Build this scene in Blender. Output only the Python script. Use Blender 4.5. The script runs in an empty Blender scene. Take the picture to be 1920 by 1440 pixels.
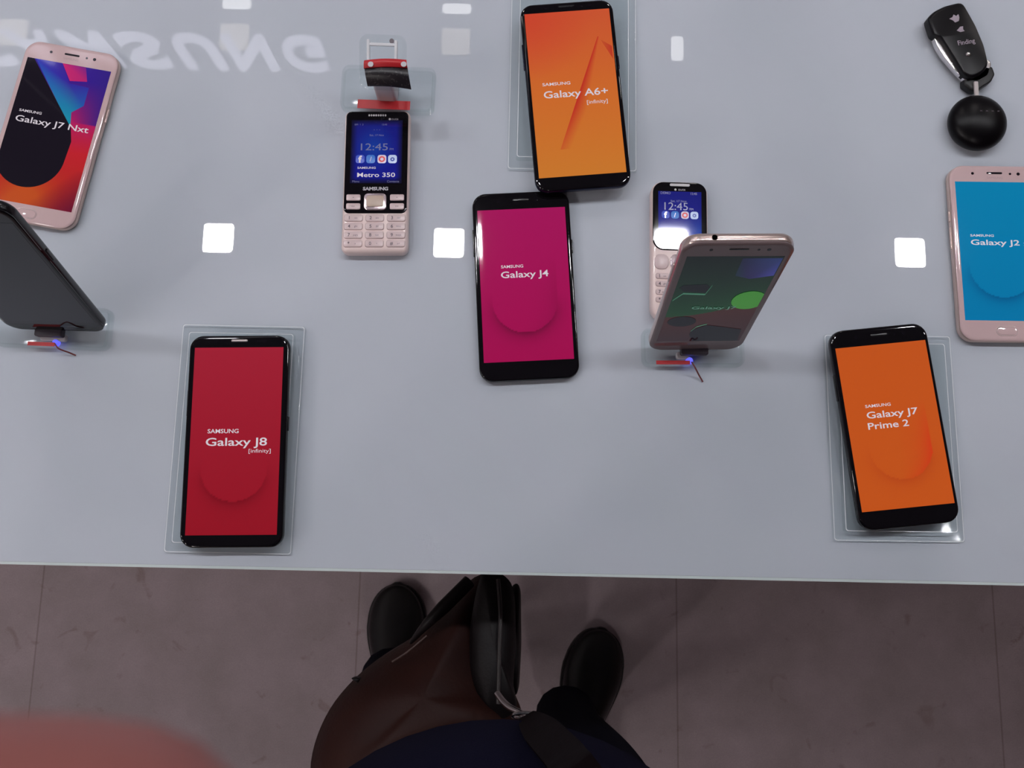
import bpy, bmesh, math, random
from mathutils import Vector, Matrix
random.seed(4)
PI = math.pi
sc = bpy.context.scene
COL = sc.collection
T = 0.95                     # height of the table top above the floor

# ---------------------------------------------------------------- camera
F, PITCH, ROLL = 1600.0, 0.16196, 0.02111
CAM = Vector((0, 0, T + 0.653))
fwd = Vector((0, math.sin(PITCH), -math.cos(PITCH)))
r0 = Vector((1, 0, 0)); u0 = r0.cross(fwd)
CR = math.cos(ROLL) * r0 + math.sin(ROLL) * u0
CU = -math.sin(ROLL) * r0 + math.cos(ROLL) * u0
cd = bpy.data.cameras.new('camera'); cam = bpy.data.objects.new('camera', cd); COL.objects.link(cam)
m = Matrix((CR, CU, -fwd)).transposed().to_4x4(); m.translation = CAM
cam.matrix_world = m
cd.sensor_width = 36; cd.lens = 36 * F / 1920; cd.clip_start = 0.005
cd.dof.use_dof = True; cd.dof.focus_distance = 0.64; cd.dof.aperture_fstop = 28
sc.camera = cam

def ray(px, py):
    return (fwd + CR * ((px - 960) / F) - CU * ((py - 720) / F)).normalized()
def at(px, py, z):           # the point of the place seen at (px, py) at height z above the floor
    d = ray(px, py); return CAM + d * ((z - CAM.z) / d.z)

# ---------------------------------------------------------------- world, exposure
w = bpy.data.worlds.new('world'); sc.world = w; w.use_nodes = True
w.node_tree.nodes['Background'].inputs[0].default_value = (0.55, 0.55, 0.6, 1)
w.node_tree.nodes['Background'].inputs[1].default_value = 0.05
sc.view_settings.view_transform = 'Standard'; sc.view_settings.look = 'None'
sc.view_settings.exposure = 0; sc.view_settings.gamma = 1; sc.view_settings.use_curve_mapping = False
sc.cycles.use_denoising = True
sc.cycles.max_bounces = 10; sc.cycles.transparent_max_bounces = 24
sc.cycles.caustics_reflective = False; sc.cycles.caustics_refractive = False
LIGHT = 216.0                 # radiance of the square ceiling lamps

# ---------------------------------------------------------------- helpers
def lin(c):
    c = c / 255.0
    return c / 12.92 if c <= 0.04045 else ((c + 0.055) / 1.055) ** 2.4
def L3(c): return (lin(c[0]), lin(c[1]), lin(c[2]))
MATS = {}
def mat(name, col, rough=0.5, metal=0.0, coat=0.0, spec=0.5, emit=None, es=1.0, noise=None, bump=None):
    if name in MATS: return MATS[name]
    m = bpy.data.materials.new(name); m.use_nodes = True; nt = m.node_tree; b = nt.nodes['Principled BSDF']
    b.inputs['Base Color'].default_value = (*L3(col), 1)
    b.inputs['Roughness'].default_value = rough; b.inputs['Metallic'].default_value = metal
    b.inputs['Specular IOR Level'].default_value = spec
    b.inputs['Coat Weight'].default_value = coat; b.inputs['Coat Roughness'].default_value = 0.02
    if emit:
        b.inputs['Emission Color'].default_value = (*L3(emit), 1); b.inputs['Emission Strength'].default_value = es
    if noise:                # (scale, other colour, low, high)
        tc = nt.nodes.new('ShaderNodeTexCoord'); n = nt.nodes.new('ShaderNodeTexNoise'); r = nt.nodes.new('ShaderNodeValToRGB')
        n.inputs['Scale'].default_value = noise[0]; n.inputs['Detail'].default_value = 6
        r.color_ramp.elements[0].position = noise[2]; r.color_ramp.elements[1].position = noise[3]
        r.color_ramp.elements[0].color = (*L3(noise[1]), 1); r.color_ramp.elements[1].color = (*L3(col), 1)
        nt.links.new(tc.outputs['Object'], n.inputs['Vector']); nt.links.new(n.outputs['Fac'], r.inputs['Fac'])
        nt.links.new(r.outputs['Color'], b.inputs['Base Color'])
    if bump:
        tc = nt.nodes.new('ShaderNodeTexCoord'); n = nt.nodes.new('ShaderNodeTexNoise'); bp = nt.nodes.new('ShaderNodeBump')
        n.inputs['Scale'].default_value = bump[0]; bp.inputs['Strength'].default_value = bump[1]; bp.inputs['Distance'].default_value = 0.001
        nt.links.new(tc.outputs['Object'], n.inputs['Vector']); nt.links.new(n.outputs['Fac'], bp.inputs['Height'])
        nt.links.new(bp.outputs['Normal'], b.inputs['Normal'])
    MATS[name] = m; return m

def clear_mat(name, tint=(250, 252, 252), gloss=0.05, gl0=0.012, gl1=0.3):
    m = bpy.data.materials.new(name); m.use_nodes = True; nt = m.node_tree; nt.nodes.clear()
    o = nt.nodes.new('ShaderNodeOutputMaterial'); mx = nt.nodes.new('ShaderNodeMixShader')
    t = nt.nodes.new('ShaderNodeBsdfTransparent'); g = nt.nodes.new('ShaderNodeBsdfGlossy'); f = nt.nodes.new('ShaderNodeMapRange'); lw = nt.nodes.new('ShaderNodeLayerWeight'); pw = nt.nodes.new('ShaderNodeMath'); pw.operation = 'POWER'; pw.inputs[1].default_value = 4
    t.inputs[0].default_value = (*L3(tint), 1); g.inputs['Roughness'].default_value = gloss; f.inputs['To Min'].default_value = gl0; f.inputs['To Max'].default_value = gl1; nt.links.new(lw.outputs['Facing'], pw.inputs[0]); nt.links.new(pw.outputs[0], f.inputs['Value'])
    nt.links.new(f.outputs[0], mx.inputs[0]); nt.links.new(t.outputs[0], mx.inputs[1]); nt.links.new(g.outputs[0], mx.inputs[2])
    nt.links.new(mx.outputs[0], o.inputs[0]); MATS[name] = m; return m

def tag(o, label, cat, group=None):
    o['label'] = label; o['category'] = cat
    if group: o['group'] = group
    return o
def thing(name, label, cat, loc=(0, 0, 0), rz=0, group=None):
    o = bpy.data.objects.new(name, None); COL.objects.link(o); o.empty_display_size = 0.02
    o.location = loc; o.rotation_euler = (0, 0, rz); return tag(o, label, cat, group)
def obj(name, bm, m, parent=None, smooth=True, angle=40):
    me = bpy.data.meshes.new(name)
    if isinstance(bm, bmesh.types.BMesh):
        bmesh.ops.recalc_face_normals(bm, faces=bm.faces); bm.to_mesh(me); bm.free()
    else: me = bm; me.name = name
    for q in (m if isinstance(m, (list, tuple)) else [m]): me.materials.append(q)
    if smooth:
        me.polygons.foreach_set('use_smooth', [True] * len(me.polygons)); me.set_sharp_from_angle(angle=math.radians(angle))
    o = bpy.data.objects.new(name, me); COL.objects.link(o)
    if parent: o.parent = parent
    return o
def struct(name, bm, m):
    o = obj(name, bm, m, None, False); o['kind'] = 'structure'; return o

def rr(w, h, r, n=8, cx=0, cy=0):
    r = max(1e-5, min(r, w / 2 - 1e-6, h / 2 - 1e-6)); p = []
    for k, (sx, sy) in enumerate(((1, 1), (-1, 1), (-1, -1), (1, -1))):
        for i in range(n + 1):
            a = (k + i / n) * PI / 2
            p.append((cx + sx * (w / 2 - r) + r * math.cos(a), cy + sy * (h / 2 - r) + r * math.sin(a)))
    return p
def loft(bm, rings, cap=True, close=True):
    vs = [[bm.verts.new(p) for p in r] for r in rings]
    n = len(vs[0])
    for a, b in zip(vs, vs[1:]):
        for i in range(n if close else n - 1):
            j = (i + 1) % n
            bm.faces.new((a[i], a[j], b[j], b[i]))
    if cap:
        bm.faces.new(list(reversed(vs[0]))); bm.faces.new(vs[-1])
    return vs
def slab(w, h, r, prof, cx=0, cy=0, bm=None, n=8):     # prof: list of (z, inset)
    bm = bm or bmesh.new()
    loft(bm, [[(x, y, z) for x, y in rr(w - 2 * i, h - 2 * i, max(r - i, 0.0002), n, cx, cy)] for z, i in prof])
    return bm
def box(bm, x0, y0, z0, x1, y1, z1):
    loft(bm, [[(x0, y0, z), (x1, y0, z), (x1, y1, z), (x0, y1, z)] for z in (z0, z1)]); return bm
def rounded(w, h, t, r, e, z0=0, cx=0, cy=0, k=4, bm=None):   # rounded slab with rounded edges of size e
    pr = [(z0 + e * (1 - math.cos(a * PI / 2 / k)), e * (1 - math.sin(a * PI / 2 / k))) for a in range(k + 1)]
    pr += [(z0 + t - e * (1 - math.cos(a * PI / 2 / k)), e * (1 - math.sin(a * PI / 2 / k))) for a in range(k, -1, -1)]
    return slab(w, h, r, pr, cx, cy, bm)
def tube(bm, pts, rad, n=10, closed=False):
    pts = [Vector(p) for p in pts]; rings = []; N = len(pts)
    ref = Vector((0, 0, 1))
    for i, p in enumerate(pts):
        if closed: d = (pts[(i + 1) % N] - pts[i - 1]).normalized()
        else: d = (pts[min(i + 1, N - 1)] - pts[max(i - 1, 0)]).normalized()
        if abs(d.dot(ref)) > 0.95: ref = Vector((1, 0, 0)) if abs(d.x) < 0.9 else Vector((0, 1, 0))
        a = d.cross(ref).normalized(); b = d.cross(a).normalized(); ref = -b if (-b).length else ref
        ri = rad[i] if isinstance(rad, (list, tuple)) else rad
        rings.append([p + a * ri * math.cos(2 * PI * k / n) + b * ri * math.sin(2 * PI * k / n) for k in range(n)])
    if closed: rings.append(rings[0]); loft(bm, rings, cap=False); bmesh.ops.remove_doubles(bm, verts=bm.verts, dist=1e-6)
    else: loft(bm, rings)
    return bm
def smooth_path(p, n=6):
    p = [Vector(q) for q in p]; out = []
    for i in range(len(p) - 1):
        a, b, c, d = p[max(i - 1, 0)], p[i], p[i + 1], p[min(i + 2, len(p) - 1)]
        for k in range(n):
            t = k / n
            out.append(0.5 * ((2 * b) + (c - a) * t + (2 * a - 5 * b + 4 * c - d) * t * t + (3 * b - a - 3 * c + d) * t ** 3))
    out.append(p[-1]); return out

def text_mesh(s, h=None, wid=None, bold=0.0, x=0, y=0, z=0, align='LEFT', ext=0.00003, sp=1.0):
    """lettering as a mesh; h = cap height, wid = total width, (x, y) = left (or centre) of the baseline"""
    cu = bpy.data.curves.new('lettering', 'FONT'); cu.body = s; cu.size = 1; cu.offset = bold; cu.space_character = sp
    cu.resolution_u = 3; cu.fill_mode = 'FRONT' if not ext else 'BOTH'; cu.extrude = 0.001 if ext else 0
    o = bpy.data.objects.new('lettering', cu); COL.objects.link(o)
    dg = bpy.context.evaluated_depsgraph_get(); dg.update()
    me = bpy.data.meshes.new_from_object(o.evaluated_get(dg)); bpy.data.objects.remove(o); bpy.data.curves.remove(cu)
    xs = [v.co.x for v in me.vertices]; x0, x1 = min(xs), max(xs)
    if h is None: h = wid / (x1 - x0) * 0.7
    sy = h / 0.7; sx = wid / (x1 - x0) if wid else sy
    off = x0 if align == 'LEFT' else (x0 + x1) / 2
    for v in me.vertices:
        v.co = ((v.co.x - off) * sx + x, v.co.y * sy + y, z + (ext if v.co.z > 0 else 0))
    return me
def join(meshes):
    bm = bmesh.new()
    for me in meshes: bm.from_mesh(me); bpy.data.meshes.remove(me)
    return bm
def letters(name, items, m, parent, z):
    ms = [text_mesh(**{**dict(z=z), **it}) for it in items]
    me = bpy.data.meshes.new(name); bm = join(ms); bm.to_mesh(me); bm.free()
    o = obj(name, me, m, parent, smooth=False); return o

# ---------------------------------------------------------------- materials
M = {}
M['screen'] = bpy.data.materials.new('lit display'); M['screen'].use_nodes = True
nt = M['screen'].node_tree; b = nt.nodes['Principled BSDF']; a_ = nt.nodes.new('ShaderNodeVertexColor'); a_.layer_name = 'Col'
b.inputs['Base Color'].default_value = (0.004, 0.004, 0.005, 1); b.inputs['Roughness'].default_value = 0.04
nt.links.new(a_.outputs['Color'], b.inputs['Emission Color']); b.inputs['Emission Strength'].default_value = 0.76
M['glow_text'] = mat('glowing screen text', (5, 5, 5), 0.1, emit=(235, 225, 235), es=0.75)
M['dim_text'] = mat('dim glowing screen text', (5, 5, 5), 0.1, emit=(150, 150, 200), es=0.5)
M['faint'] = mat('faint screen text', (5, 5, 5), 0.1, emit=(110, 160, 140), es=0.5)
M['black_glass'] = mat('black front glass', (14, 12, 16), 0.04, coat=0.0)
M['black_case'] = mat('black phone casing', (16, 15, 20), 0.25)
M['navy_case'] = mat('navy metal casing', (24, 26, 52), 0.25, metal=0.6)
M['pink_glass'] = mat('rose gold front glass', (208, 180, 181), 0.06)
M['pink_case'] = mat('rose gold metal casing', (220, 196, 186), 0.28, metal=0.7)
M['gold_case'] = mat('champagne metal casing', (216, 196, 190), 0.25, metal=0.8)
M['lens'] = mat('dark lens glass', (20, 16, 24), 0.05)
M['chrome'] = mat('polished chrome', (235, 230, 230), 0.22, metal=1)
M['key_pink'] = mat('pink beige key plastic', (205, 182, 182), 0.25)
M['key_ink'] = mat('grey key print', (85, 70, 78), 0.5)
M['grille'] = mat('speaker grille metal', (170, 160, 160), 0.35, metal=0.5)
M['acrylic'] = clear_mat('clear acrylic', (250.5, 252, 252), 0.05, 0.008, 0.25)
M['acrylic_edge'] = mat('milky acrylic rim', (238, 240, 244), 0.15, coat=0.5)
M['tube'] = mat('pale grey plastic', (200, 196, 200), 0.4)
M['grey'] = mat('mid grey plastic', (120, 112, 118), 0.4)
M['red'] = mat('red sticker', (196, 36, 44), 0.4)
M['label'] = mat('black printed label', (26, 22, 28), 0.35, noise=(600, (70, 64, 66), 0.36, 0.42))
M['blue_led'] = mat('blue led', (60, 70, 200), 0.3, emit=(110, 110, 255), es=0.9)
M['wire'] = mat('dark red wire', (120, 52, 52), 0.5)

# ---------------------------------------------------------------- the setting
def floor_mat():
    m = bpy.data.materials.new('vinyl floor tiles'); m.use_nodes = True; nt = m.node_tree; b = nt.nodes['Principled BSDF']; N = nt.nodes.new; K = nt.links.new
    tc = N('ShaderNodeTexCoord'); mp = N('ShaderNodeMapping'); br = N('ShaderNodeTexBrick')
    mp.inputs['Location'].default_value = (0.271, 0.52, 0)
    br.offset = 0; br.inputs['Scale'].default_value = 1.0; br.inputs['Brick Width'].default_value = 0.58; br.inputs['Row Height'].default_value = 0.58
    br.inputs['Mortar Size'].default_value = 0.0018; br.inputs['Mortar Smooth'].default_value = 0.4
    br.inputs['Color1'].default_value = (1, 1, 1, 1); br.inputs['Color2'].default_value = (0.93, 0.93, 0.93, 1); br.inputs['Mortar'].default_value = (0.72, 0.69, 0.66, 1)
    K(tc.outputs['Object'], mp.inputs['Vector']); K(mp.outputs['Vector'], br.inputs['Vector'])
    n1 = N('ShaderNodeTexNoise'); n1.inputs['Scale'].default_value = 9; n1.inputs['Detail'].default_value = 7; n1.inputs['Roughness'].default_value = 0.65
    r1 = N('ShaderNodeValToRGB'); r1.color_ramp.elements[0].position = 0.3; r1.color_ramp.elements[1].position = 0.7
    r1.color_ramp.elements[0].color = (*L3((163, 150, 152)), 1); r1.color_ramp.elements[1].color = (*L3((181, 166, 172)), 1)
    n2 = N('ShaderNodeTexNoise'); n2.inputs['Scale'].default_value = 16; n2.inputs['Detail'].default_value = 5; n2.inputs['Distortion'].default_value = 1.6
    r2 = N('ShaderNodeValToRGB'); r2.color_ramp.elements[0].position = 0.27; r2.color_ramp.elements[1].position = 0.37
    r2.color_ramp.elements[0].color = (0.80, 0.75, 0.71, 1); r2.color_ramp.elements[1].color = (1, 1, 1, 1)
    n3 = N('ShaderNodeTexNoise'); n3.inputs['Scale'].default_value = 420; n3.inputs['Detail'].default_value = 2
    r3 = N('ShaderNodeValToRGB'); r3.color_ramp.elements[0].color = (0.82, 0.82, 0.82, 1); r3.color_ramp.elements[1].color = (1.12, 1.12, 1.12, 1)
    for q, r in ((n1, r1), (n2, r2), (n3, r3)): K(tc.outputs['Object'], q.inputs['Vector']); K(q.outputs['Fac'], r.inputs['Fac'])
    prev = r1.outputs['Color']
    for q in (br.outputs['Color'], r2.outputs['Color'], r3.outputs['Color']):
        mx = N('ShaderNodeMix'); mx.data_type = 'RGBA'; mx.blend_type = 'MULTIPLY'; mx.inputs[0].default_value = 1
        K(prev, mx.inputs[6]); K(q, mx.inputs[7]); prev = mx.outputs[2]
    K(prev, b.inputs['Base Color']); b.inputs['Roughness'].default_value = 0.6; b.inputs['Specular IOR Level'].default_value = 0.3
    return m
X0, X1, Y0, Y1, H = -4.2, 4.2, -3.2, 4.2, T + 2.65
struct('floor', box(bmesh.new(), X0, Y0, -0.05, X1, Y1, 0), floor_mat())
wm = mat('painted wall', (160, 158, 164), 0.8); cm = mat('pale grey ceiling', (128, 126, 132), 0.9)
dw = mat('brown wall panelling', (120, 100, 96), 0.7)
struct('ceiling', box(bmesh.new(), X0, Y0, H, X1, Y1, H + 0.05), cm)
struct('wall_back', box(bmesh.new(), X0, Y1, 0, X1, Y1 + 0.05, H), wm)
struct('wall_front', box(bmesh.new(), X0, Y0 - 0.05, 0, X1, Y0, H), dw)
struct('wall_left', box(bmesh.new(), X0 - 0.05, Y0, 0, X0, Y1, H), wm)
struct('wall_right', box(bmesh.new(), X1, Y0, 0, X1 + 0.05, Y1, H), dw)

lamp = mat('lit lamp diffuser', (255, 255, 255), 0.5, emit=(250, 250, 254), es=LIGHT)
lamp_added = mat('added lamp diffuser', (255, 255, 255), 0.5, emit=(255, 246, 244), es=LIGHT * 0.62)
lamp_dim = mat('dim lamp diffuser', (255, 240, 215), 0.5, emit=(255, 244, 226), es=2.6)
lamp_mid = mat('soft lamp diffuser', (255, 255, 255), 0.5, emit=(255, 255, 255), es=7.0)
white_trim = mat('white lamp frame', (225, 225, 225), 0.5)
def ceiling_lamp(x, y, m, label, group, w=0.118, h=0.118):
    t = thing('ceiling_lamp', label, 'lamp', (x, y, H), 0, group)
    obj('diffuser', slab(w, h, 0.012, [(-0.016, 0), (-0.012, 0)]), m, t, False)
    f = bmesh.new(); loft(f, [[(px, py, z) for px, py in rr(w + 2 * e, h + 2 * e, 0.016)] for z, e in ((-0.0005, 0.012), (-0.013, 0.012), (-0.017, 0.006), (-0.017, 0.001), (-0.0005, 0.001))], cap=False)
    obj('frame', f, white_trim, t)
for k in range(6): ceiling_lamp(-2.115 + 0.925 * k, 1.105, lamp, 'bright square ceiling lamp mirrored as a white square in the table glass', 'bright square ceiling lamps')
for k in range(3): ceiling_lamp(-2.115 + 0.925 * k, 1.98, lamp_dim, 'dim warm square ceiling lamp mirrored faintly near the far side of the table', 'dim square ceiling lamps')
ceiling_lamp(0.66, 1.97, lamp_mid, 'small slanted white lamp mirrored right of the orange smartphone', None, 0.05, 0.11)
for k in range(1, 3): ceiling_lamp(-2.115 + 0.925 * k, 2.13, lamp_mid, 'narrow white ceiling lamp mirrored at the top of the table', 'narrow ceiling lamps', 0.12, 0.045)
for x, y in ((-2.6, -1.5), (-3.3, -0.5), (-1.6, -2.2), (-2.9, -1.9), (-3.4, -1.2), (-3.3, 2.9), (-1.1, 3.1), (1.1, 3.1), (3.3, 2.9), (0.2, -2.4)):  # unseen lamps, added to brighten the table and the left floor
    ceiling_lamp(x, y, lamp_added, 'unseen square ceiling lamp added to brighten the table and floor', 'added unseen ceiling lamps', 0.16, 0.16)

# ---------------------------------------------------------------- display table
EDGE = -0.0380
def table_mat():
    m = mat('back painted white glass', (196, 202, 212), 0.55, coat=1.0, spec=0.0); m.node_tree.nodes['Principled BSDF'].inputs['Coat Roughness'].default_value = 0.0
    return m
t = thing('display_table', 'long white glass display counter carrying the phones', 'table', (0, 0, 0))
bm = bmesh.new(); box(bm, -1.75, EDGE + 0.0022, T - 0.012, 1.75, 1.15, T)
obj('glass_top', bm, table_mat(), t, False)
bm = bmesh.new(); box(bm, -1.75, EDGE, T - 0.011, 1.75, EDGE + 0.0021, T - 0.0002)
obj('glass_edge', bm, mat('polished pale glass edge', (212, 222, 222), 0.2, coat=1), t, False)
bm = bmesh.new(); box(bm, -1.72, 0.05, 0.08, 1.72, 1.12, T - 0.0121)
obj('cabinet', bm, mat('white laminate', (214, 214, 216), 0.5), t, False)
bm = bmesh.new(); box(bm, -1.68, 0.10, 0.0, 1.68, 1.08, 0.0799)
obj('plinth', bm, mat('dark plinth', (40, 38, 40), 0.6), t, False)

# hung lettering of the shop, seen mirrored in the glass
t = thing('hanging_sign', 'large white capital letters of a lit shop sign hung over the counter', 'sign', (0, 1.36, T + 1.61))
sm = mat('lit white sign letter', (70, 70, 75), 0.5, spec=0.1, emit=(228, 226, 245), es=3.8)
for k, ch in enumerate('SAMSUNG'):
    me = text_mesh(ch, h=0.178, wid=0.122, bold=0.026, x=0, y=0, z=0, ext=0.012)
    o = obj('letter', me, sm, t, False); o.rotation_euler = (PI / 2, 0, 0); o.location = (-1.648 + k * 0.158, 0.01, 0)
for x in (-1.58, -1.10, -0.62):
    obj('hanging_rod', tube(bmesh.new(), [(x, 0.012, 0.17), (x, 0.012, H - T - 1.61 - 0.001)], 0.0015), M['grey'], t)
obj('rail', box(bmesh.new(), -1.65, 0.008, 0.168, -0.55, 0.016, 0.172), M['grey'], t, False)

# ---------------------------------------------------------------- screens
def screen(parent, sw, sh, cy, z, colf, layers=(), nu=70, nv=120, name='screen', curve=0):
    """colf(u, v) -> sRGB; u 0..1 from the left, v 0..1 from the top; layers: lists of (u, v, rgb)"""
    bm = bmesh.new(); cl = bm.loops.layers.float_color.new('Col')
    cz = lambda x: curve * max(0, (0.005 - (sw / 2 - abs(x))) / 0.005) ** 2
    g = [[bm.verts.new(((i / nu - 0.5) * sw, cy + (0.5 - j / nv) * sh, z - cz((i / nu - 0.5) * sw))) for i in range(nu + 1)] for j in range(nv + 1)]
    cc = [[L3(colf(i / nu, j / nv)) for i in range(nu + 1)] for j in range(nv + 1)]
    for j in range(nv):
        for i in range(nu):
            f = bm.faces.new((g[j + 1][i], g[j + 1][i + 1], g[j][i + 1], g[j][i]))
            for lp, (a, b_) in zip(f.loops, ((j + 1, i), (j + 1, i + 1), (j, i + 1), (j, i))): lp[cl] = (*cc[a][b_], 1)
    flatl = [(k, q) for k, ly in enumerate(layers) for q in (ly['polys'] if isinstance(ly, dict) else [ly])]
    for k, ly in flatl:
        zz = z + 0.00004 * (k + 1)
        vs = [bm.verts.new(((u - 0.5) * sw, cy + (0.5 - v) * sh, zz)) for u, v, c in ly]
        f = bm.faces.new(vs); f.normal_update()
        if f.normal.z < 0: f.normal_flip()
        dc = {vt: L3(c) for vt, (u, v, c) in zip(vs, ly)}
        for lp in f.loops: lp[cl] = (*dc[lp.vert], 1)
    me = bpy.data.meshes.new(name); bmesh.ops.triangulate(bm, faces=[f for f in bm.faces if len(f.verts) > 4]); bm.to_mesh(me); bm.free()
    return obj(name, me, M['screen'], parent, smooth=bool(curve))
def mixc(a, b, t):
    t = max(0, min(1, t)); return tuple(a[i] + (b[i] - a[i]) * t for i in range(3))
def pill(top, bot, dark, cu, cv, R, asp, strength=1.0, right=None):
    def f(u, v):
        c = mixc(top, bot, v)
        x, y = u - cu, (v - cv) * asp
        yy = max(y, 0); d = math.hypot(x, yy) - R
        n = math.atan2(yy, x)                       # 0 right .. pi left
        if d > 0 and y > -0.1:
            k = math.exp(-d / 0.06) * min(1, (y + 0.1) / 0.25)
            k *= 0.35 + 0.65 * max(0, math.sin(min(PI, n * 1.0)) if n > PI / 2 else math.sin(n))
            c = mixc(c, dark, k * strength)
        elif d <= 0 and right:
            k = math.exp(d / 0.10) * max(0, math.cos(n) * 0.9 + 0.1) * max(0, min(1, (y + 0.5) / 0.5))
            c = mixc(c, right, k)
        return c
    return f

# ---------------------------------------------------------------- slab phones
def slab_phone(name, label, W, Hh, tk, r, case, glass, sw, sh, scy, x, y, z, rz, colf, layers=(), texts=(), home=None, ear=True,
               buttons=(('power_button', 1, 0.022, 0.011), ('volume_button', -1, 0.032, 0.02)), curve=0, grp=None, tm='glow_text'):
    t = thing(name, label, 'phone', (x, y, z), rz, grp)
    obj('casing', rounded(W, Hh, tk - 0.0008, r, 0.0028, 0), case, t)
    e = 0.0012
    bm = slab(W - 0.0006, Hh - 0.0006, r, [(tk - 0.0018, 0.0003), (tk - 0.0008, 0), (tk - 0.0004, 0.0004), (tk - 0.00012 - curve, 0.0011), (tk - curve * 1.3, 0.0022), (tk - curve * 1.3, 0.0030), (tk - curve * 1.3, 0.0034)])
    obj('front_glass', bm, glass, t)
    s = screen(t, sw, sh, scy, tk + 0.00008, colf, layers, curve=curve, nu=100 if curve else 70)
    ty = lambda v: scy + (0.5 - v) * sh
    if texts: 
        wm_ = [it for it in texts if it.get('k') == 'w']; tt = [it for it in texts if it.get('k') != 'w']
        for nm, its in (('wordmark', wm_), ('screen_title', tt)):
            if its:
                letters(nm, [dict(s=i['s'], h=i['h'] * sh, wid=(i['u1'] - i['u0']) * sw, x=(i['u0'] - 0.5) * sw, y=ty(i['v']), bold=i.get('b', 0.0)) for i in its],
                        M[tm], s, tk + 0.00008 + 0.00004 * (len(layers) + 2))
    top = Hh / 2
    yb = (top + scy + sh / 2) / 2
    if ear:
        obj('earpiece', rounded(0.0125, 0.0016, 0.0003, 0.0008, 0.0001, tk - 0.0001, cy=yb + 0.0005), M['lens'] if glass is M['pink_glass'] else M['grille'] if ear == 2 else M['black_case'], t)
        for nm, dx, rad in (('front_camera', 0.019, 0.0013), ('sensor', 0.0125, 0.0009), ('flash', -0.0175, 0.0011)):
            bm = bmesh.new(); bmesh.ops.create_cone(bm, cap_ends=True, segments=20, radius1=rad, radius2=rad, depth=0.0003, matrix=Matrix.Translation((dx, yb, tk + 0.00005)))
            obj(nm, bm, M['lens'], t)
    if home:
        letters('brand_print', [dict(s='SAMSUNG', h=0.0018, wid=0.0125, x=0, y=yb - 0.0042, align='CENTER')], mat('pale grey brand print', (176, 150, 154), 0.4), t, tk + 0.00002)
        yh = (-top + scy - sh / 2) / 2
        obj('home_button', rounded(0.0155, 0.0062, 0.0006, 0.003, 0.0002, tk - 0.0001, cy=yh), home, t)
        bm = bmesh.new(); loft(bm, [[(px, py, zz) for px, py in rr(0.0155 + 2 * e_, 0.0062 + 2 * e_, 0.0031 + e_, cy=yh)] for zz, e_ in ((tk, 0.0009), (tk + 0.0004, 0.0006), (tk + 0.0004, 0.0002), (tk, 0.0))], cap=False)
        obj('button_ring', bm, M['chrome'] if not home else M['key_pink'], t)
    for nm, sx, yy, ln in buttons:
        obj(nm, rounded(0.0014, ln, 0.0022, 0.0006, 0.0003, tk / 2 - 0.0011, cx=sx * (W / 2 + 0.0001), cy=yy), case, t)
    return t

def S_(s, u0, u1, v, h, b=0.0, k='t'): return dict(s=s, u0=u0, u1=u1, v=v, h=h, b=b, k=k)
R_ = math.radians
# red
slab_phone('smartphone', 'black smartphone with a plain red screen, lying on a clear stand near the table edge', 0.0757, 0.1592, 0.0082, 0.010, M['black_case'], M['black_glass'],
           0.0672, 0.1405, -0.0002, -0.2059, 0.0577, T + 0.0082, R_(1.64),
           pill((176, 34, 56), (160, 18, 36), (118, 6, 22), 0.50, 0.65, 0.37, 2.09, 0.75), (),
           (S_('SAMSUNG', 0.19, 0.535, 0.465, 0.022, 0.014, 'w'), S_('Galaxy J8', 0.175, 0.855, 0.532, 0.042, 0.012), S_('[infinity]', 0.655, 0.90, 0.570, 0.02)), ear=2,
           buttons=(('power_button', 1, 0.012, 0.011), ('volume_button', -1, 0.028, 0.02)))
# magenta
slab_phone('smartphone', 'black smartphone with a magenta pink screen, in the middle of the table', 0.0772, 0.1517, 0.0081, 0.0105, M['black_case'], M['black_glass'],
           0.0695, 0.1228, 0.0002, 0.0085, 0.1847, T, R_(3.96),
           pill((180, 20, 98), (176, 12, 84), (112, 6, 52), 0.49, 0.61, 0.365, 1.767, 0.85, (160, 12, 80)), (),
           (S_('SAMSUNG', 0.24, 0.49, 0.392, 0.019, 0.014, 'w'), S_('Galaxy J4', 0.235, 0.77, 0.457, 0.042, 0.012)), curve=0.00007,
           buttons=(('power_button', 1, 0.030, 0.011), ('volume_button', -1, 0.036, 0.022)))
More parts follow.
